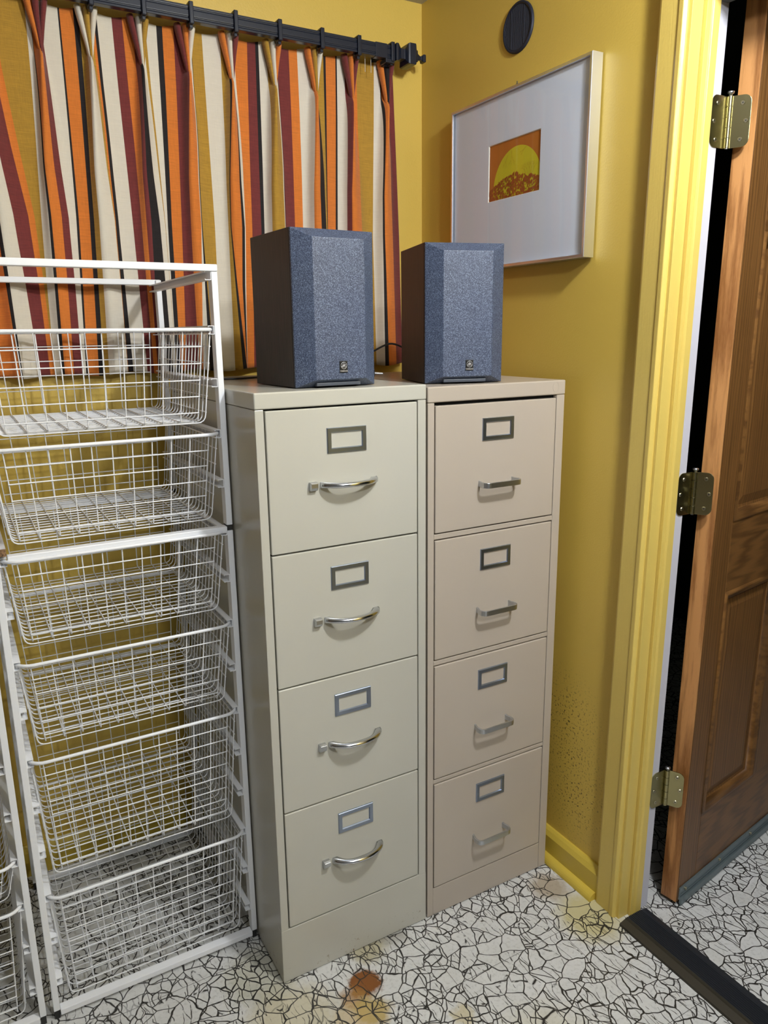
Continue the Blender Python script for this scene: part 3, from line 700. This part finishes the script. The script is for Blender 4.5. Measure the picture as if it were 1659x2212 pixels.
# ------------------------------------------------------------------ basket towers
RZ = [1.540-.1035*k for k in range(15)]
YF, YB = .160, .632
def runner(xin, sgn, z, y0=YF+.002, y1=YB-.002):
    # U-channel opening towards the baskets; sgn=+1 wall of the channel is on +X side
    m = MB(); t = .0012; d = .0125; h = .0085
    poly = [(0, -h), (0, h), (-sgn*d, h), (-sgn*d, h-t-.0015), (-sgn*(d-.001), h-t-.0015), (-sgn*(d-.001), h-t), (-sgn*t, h-t), (-sgn*t, -h+t), (-sgn*(d-.001), -h+t), (-sgn*(d-.001), -h+t+.0015), (-sgn*d, -h+t+.0015), (-sgn*d, -h)]
    m.prism(poly, lambda a, z_, t_: (xin+a, t_, z+z_), y0, y1); return m
def tower(label, xl, xr, ztop, zb_list, lowtop, name='basket_tower', board=False, leftpost_split=False):
    ox = (xl+xr)/2; O = (ox, YF, 0)
    root = thing(name, O, label, 'basket storage tower')
    pw, pd = .0125, .024
    for (x0, x1) in ((xl, xl+pw), (xr-pw, xr)):
        for (y0, y1) in ((YF, YF+pd), (YB-pd, YB)):
            segs = [(.022, 1.024)]
            if ztop > 1.2: segs.append((1.052 if (leftpost_split and x0 == xl) else 1.036, ztop-.0005))
            for z0, z1 in segs:
                m = MB(); m.box(x0, x1, y0, y1, z0, z1); m.build('post', M_powder, root, O, bevel=.0012)
            m = MB(); m.box(x0+.001, x1-.001, y0+.002, y1-.002, 0.0005, .022); m.build('foot', M_blackpl, root, O, bevel=.001)
            if ztop > 1.2:
                m = MB(); m.box(x0+.0005, x1-.0005, y0+.001, y1-.001, 1.0245, 1.0355); m.build('connector', newm_conn, root, O)
    for y0, y1 in ((YF-.003, YF+.017), (YB-.017, YB+.003)):
        bars = [(.010, .024, xl+pw, xr-pw)]
        if ztop > 1.2:
            bars.append((1.020, 1.034, (xl+.026 if (leftpost_split and y0 < .3) else xl+pw), xr-pw)); bars.append((ztop-.012, ztop+.001, xl, xr))
        else: bars.append((ztop-.012, ztop+.001, xl, xr))
        for z0, z1, xa, xb in bars:
            m = MB(); m.box(xa+.0003, xb-.0003, y0, y1, z0, z1); m.build('crossbar', M_powder, root, O, bevel=.0016)
    for z in zb_list:
        runner(xl+pw, -1, z).build('runner', M_powder, root, O); runner(xr-pw, 1, z).build('runner', M_powder, root, O)
    return root
newm_conn = newmat('dark_connector', (.03, .03, .028, 1), .5)
XL, XR = -.8415, -.3840
tower('tall white metal basket tower with six wire baskets, touching the putty-grey cabinet', XL, XR, 1.560, RZ, 1.035, leftpost_split=True)
LXL, LXR = -1.3145, -.8560
tower('low white metal basket tower cut off by the left edge', LXL, LXR, 1.030, [z for z in RZ if z < 1.03], 1.035)
b = MB(); b.box(-1.312, -.816, .152, .630, 1.0362, 1.0510, 0)
o = b.build('shelf_board', [M_board, M_chip], bevel=.0006)
for p in o.data.polygons: p.material_index = 0 if abs(p.normal.z) > .5 else 1
tag(o, 'marbled white board with brown chipboard edge lying on the low left tower', 'board')

def u_wire(pts, r=.011):
    # rounds the two lower corners of a U-shaped wire
    a, b_, c, d = [Vector(p) for p in pts]; out = [a]
    for p, q, s in ((a, b_, c), (b_, c, d)):
        u = (p-q).normalized(); v = (s-q).normalized()
        for k in range(5):
            t = k/4; out.append((q+u*r)*(1-t)**2+q*2*t*(1-t)+(q+v*r)*t*t)
    out.append(d); return out
def basket(xl, xr, ztop, depth, label, nring, group=None, rail=.0036):
    cx = (xl+xr)/2; root = thing('wire_basket', (cx, YF, ztop), label, 'basket', 'white wire baskets in the towers'); O = (cx, YF, ztop)
    x0, x1 = xl+.0165, xr-.0165       # rim
    y0, y1 = YF-.010, YB-.030
    R = .030; rim = []
    for (qx, qy, a0) in ((x1-R, y0+R, -90), (x1-R, y1-R, 0), (x0+R, y1-R, 90), (x0+R, y0+R, 180)):
        for k in range(7):
            t = math.radians(a0+15*k); rim.append((qx+R*math.cos(t), qy+R*math.sin(t), ztop))
    m = MB(); m.tube(rim, rail, 8, closed=True); m.build('rim', M_powder, root, O)
    tap = .020; bx0, bx1, by0, by1 = x0+.010+tap*.6, x1-.010-tap*.6, y0+.032, y1-.018; zb = ztop-depth
    wr = .00135; m = MB()
    n = 11
    tx0, tx1 = x0+.024, x1-.024
    ty0, ty1 = y0+.004, y1-.004
    fx0, fx1 = bx0+.014, bx1-.014
    for i in range(n):       # front - bottom - back wires
        f = i/(n-1); xa = tx0+(tx1-tx0)*f; xb = fx0+(fx1-fx0)*f
        m.tube(u_wire([(xa, ty0, ztop), (xb, by0, zb), (xb, by1, zb), (xa, ty1, ztop)], .008), wr, 5)
    n2 = 18
    for i in range(n2):      # side - bottom - side wires
        f = i/(n2-1); yb = by0-.0025+(by1-by0)*f*1.0; ya = ty0+.014+(ty1-ty0-.028)*f
        m.tube(u_wire([(x0+.003, ya, ztop), (bx0, yb, zb-.003), (bx1, yb, zb-.003), (x1-.003, ya, ztop)], .016), wr, 5)
    for k in range(1, nring+1):
        f = k/(nring+.55); z = ztop-depth*f
        L = lambda a, b2: a+(b2-a)*f
        for (ya, yb2) in ((ty0, by0), (ty1, by1)):
            s_ = -.002 if ya == ty0 else .002
            m.tube([(L(tx0, fx0)-.001, L(ya, yb2)+s_, z), (L(tx1, fx1)+.001, L(ya, yb2)+s_, z)], wr, 5)
        for (xa, xb2) in ((x0+.003, bx0), (x1-.003, bx1)):
            s_ = -.002 if xa < cx else .002
            m.tube([(L(xa, xb2)+s_, L(ty0+.014, by0), z), (L(xa, xb2)+s_, L(ty1-.014, by1), z)], wr, 5)
    m.build('wire_grid', M_powder, root, O)
    return root
rows = [(1, .182, 5, 'top'), (3, .178, 5, 'b2'), (5, .172, 5, 'b3'), (7, .180, 5, 'b4'), (9, .270, 8, 'b5'), (12, .262, 8, 'b6')]
labs = ['white wire basket at the top of the tall tower, in front of the curtain hem', 'white wire basket just above the middle crossbar of the tall tower', 'white wire basket just below the middle crossbar of the tall tower',
        'shallow white wire basket fourth down in the tall tower', 'deep white wire basket fifth down in the tall tower', 'deep white wire basket nearest the floor in the tall tower']
for (k, dp, nr, _), lb in zip(rows, labs): basket(XL, XR, RZ[k]+.001, dp, lb, nr)
for z, dp, nr, lb in ((RZ[11]+.001, .085, 2, 'shallow white wire basket at the left edge, the upper one visible in the low tower'), (RZ[12]+.001, .262, 8, 'deep white wire basket at the left edge, the lower one in the low tower'),
                      (RZ[6]+.001, .182, 5, 'white wire basket high in the low tower, mostly out of frame')): basket(LXL, LXR, z, dp, lb, nr)

# ------------------------------------------------------------------ picture and disc on the right wall
PY0, PY1, PZ0, PZ1 = -.030, .492, 1.586, 2.000
root = thing('framed_print', (XW, (PY0+PY1)/2, PZ0), 'silver-framed print of a yellow sun over orange foliage in a wide pale mat', 'picture'); O = (XW, (PY0+PY1)/2, PZ0)
FX0, FX1 = XW-.034, XW-.004
def prc(i, x, y0=PY0, y1=PY1, z0=PZ0, z1=PZ1): return [(x, y0+i, z0+i), (x, y1-i, z0+i), (x, y1-i, z1-i), (x, y0+i, z1-i)]
b = MB(); b.ring_loft([prc(0, FX1), prc(0, FX0+.001), prc(.001, FX0), prc(.0065, FX0), prc(.0068, FX0+.002), prc(.0068, FX0+.006)], 0, False, caps=False)
M_frame = newmat('brushed_champagne_metal', (.80, .84, .92, 1), .30, 1); b.build('frame', M_frame, root, O)
M_mat = newmat('pale_mat_board', (.76, .84, .97, 1), .8); M_bev = newmat('mat_bevel', (.85, .83, .75, 1), .7)
AY0, AY1, AZ0, AZ1 = .1366, .3345, 1.7515, 1.8865
mx = FX0+.009
b = MB(); A = prc(.005, mx); W_ = [(mx, AY0, AZ0), (mx, AY1, AZ0), (mx, AY1, AZ1), (mx, AY0, AZ1)]; W2 = [(mx+.0025, AY0+.0015, AZ0+.0015), (mx+.0025, AY1-.0015, AZ0+.0015), (mx+.0025, AY1-.0015, AZ1-.0015), (mx+.0025, AY0+.0015, AZ1-.0015)]
b.ring_loft([A, W_], 0, False, caps=False); b.ring_loft([W_, W2], 1, False, caps=False)
b.box(mx+.004, FX1-.002, PY0+.004, PY1-.004, PZ0+.004, PZ1-.004); b.build('mat_board', [M_mat, M_bev], root, O)
# print: orange ground, yellow disc, foliage silhouettes
M_po = newmat('print_orange', (.52, .17, .018, 1), .7); M_py = newmat('print_yellow', (.66, .60, .02, 1), .7); M_pr = newmat('print_rust', (.38, .095, .012, 1), .7)
b = MB(); px = mx+.003
b.add([(px, AY0, AZ0), (px, AY1, AZ0), (px, AY1, AZ1), (px, AY0, AZ1)], [(0, 1, 2, 3)], 0)
sy, sz, sr = .224, 1.775, .092     # sun centre (y, z), radius
W0, H0 = AY0+.001, AZ0+.001
circ = [(min(max(sy+sr*math.cos(t), AY0+.001), AY1-.004), max(sz+sr*math.sin(t), AZ0+.001)) for t in [2*math.pi*i/72 for i in range(72)]]
b.add([(px-.0002, y, z) for y, z in circ], [tuple(range(72))], 1)
rnd = random.Random(3)
def hill(y):   # foliage top as a function of position across the print
    t = (y-AY0)/(AY1-AY0)      # 0 right .. 1 left in the photo
    return AZ0+.008+.047*max(0, math.cos((t-.42)*2.1))**1.0*(1.0 if t > .42 else .85)
def clip(y, z): return (min(max(y, AY0+.001), AY1-.001), min(max(z, AZ0+.001), AZ1-.001))
for i in range(620):
    y = rnd.uniform(AY0+.002, AY1-.002); z = rnd.uniform(AZ0, hill(y)); 
    if rnd.random() < .25: z = AZ0+rnd.random()**2*(hill(y)-AZ0)
    a0 = rnd.uniform(0, 6.28); s = rnd.uniform(.0024, .0050)
    pts = []
    for k in range(10):
        r = s if k % 2 == 0 else s*.42; pts.append(clip(y+r*math.cos(a0+k*math.pi/5), z+r*math.sin(a0+k*math.pi/5)))
    b.add([(px-.0004-.000001*i, a, c) for a, c in pts], [tuple(range(10))], 2)
def twig(y, z, a, L, wd, dep):
    y2, z2 = y+L*math.cos(a), z+L*math.sin(a); nx_, nz_ = -math.sin(a)*wd, math.cos(a)*wd
    P = [clip(y-nx_, z-nz_), clip(y+nx_, z+nz_), clip(y2+nx_*.5, z2+nz_*.5), clip(y2-nx_*.5, z2-nz_*.5)]
    b.add([(px-.0009, p, q) for p, q in P], [(0, 1, 2, 3)], 2)
    if dep: 
        for s in (-.45, .35): twig(y2, z2, a+s+rnd.uniform(-.15, .15), L*.68, wd*.7, dep-1)
for k in range(5): twig(.165+.006*k, AZ0+.045, math.pi/2+.5-.25*k, .011, .0003, 3)
twig(.245, AZ1-.027, -math.pi/2-.1, .014, .0003, 3); twig(.19, AZ1-.028, -math.pi*.15, .012, .0003, 2); twig(.26, AZ1-.035, -math.pi/2+.5, .014, .0003, 2)
b.box(px-.0013, px-.0011, .2325, .2345, AZ0+.001, AZ0+.058, 2)
b.build('art_print', [M_po, M_py, M_pr], root, O)
M_glass = newmat('picture_glass', (1, 1, 1, 1), .03)
_t = nd(M_glass, 'ShaderNodeBsdfTransparent'); _g = nd(M_glass, 'ShaderNodeBsdfGlossy'); _g.inputs['Roughness'].default_value = .03; _f = nd(M_glass, 'ShaderNodeFresnel'); _f.inputs['IOR'].default_value = 1.45
_x = nd(M_glass, 'ShaderNodeMixShader'); _ge = nd(M_glass, 'ShaderNodeNewGeometry'); _mr = nd(M_glass, 'ShaderNodeMapRange'); _mr.inputs['To Min'].default_value = 1.45; _mr.inputs['To Max'].default_value = 1/1.45; lk(M_glass, _ge.outputs['Backfacing'], _mr.inputs['Value']); lk(M_glass, _mr.outputs[0], _f.inputs['IOR']); lk(M_glass, _f.outputs[0], _x.inputs[0]); lk(M_glass, _t.outputs[0], _x.inputs[1]); lk(M_glass, _g.outputs[0], _x.inputs[2]); lk(M_glass, _x.outputs[0], M_glass.node_tree.nodes['Material Output'].inputs[0])
b = MB(); b.add([(FX0+.006, PY0+.0055, PZ0+.0055), (FX0+.006, PY1-.0055, PZ0+.0055), (FX0+.006, PY1-.0055, PZ1-.0055), (FX0+.006, PY0+.0055, PZ1-.0055)], [(0, 1, 2, 3)]); b.build('glazing', M_glass, root, O)
b = MB(); b.tube(smooth([(XW-.004, .250, 1.998), (XW-.006, .252, 2.010), (XW-.010, .247, 2.016), (XW-.013, .242, 2.008)]), .0012, 6); b.tube([(XW, .247, 2.012), (XW-.012, .247, 2.010)], .0016, 8)
tag(b.build('picture_hook', M_steel), 'small wire picture hook on the wall above the framed print', 'hook')
root = thing('wall_disc', (XW, .2575, 2.137), 'round black ribbed disc on the yellow wall above the framed print', 'disc')
O = (XW, .2575, 2.137); R = .0555; M_disc = newmat('matte_navy_plastic', (.006, .009, .022, 1), .6)
def cir(r, x, n=48): return [(x, .2575+r*math.cos(2*math.pi*i/n), 2.137+r*math.sin(2*math.pi*i/n)) for i in range(n)]
b = MB(); b.ring_loft([cir(R, XW-.0002), cir(R, XW-.005), cir(R-.002, XW-.0065), cir(R-.005, XW-.0065), cir(R-.0065, XW-.0045)], 0, True, caps=False); b.build('rim', M_disc, root, O)
b = MB(); b.add(cir(R-.006, XW-.0045), [tuple(range(48))])
for k in range(-14, 15):
    y = k*.0034; h = math.sqrt(max(0, (R-.0075)**2-y*y)); rr_ = .0011 if k % 7 == 0 and k else .0006
    b.tube([(XW-.0046, .2575+y, 2.137-h), (XW-.0046, .2575+y, 2.137+h)], rr_, 5)
b.build('ribbed_face', M_disc, root, O)

# things glimpsed in the dark gap beside the hinges
b = MB(); b.tube(smooth([(1.02, .34, 1.22), (1.05, .30, 1.10), (1.06, .29, .98), (1.02, .33, .88), (.98, .37, .84)]), .009, 8)
tag(b.build('hanging_cable', M_blackpl), 'thick black cable curving in the dark gap behind the middle hinge', 'cable')
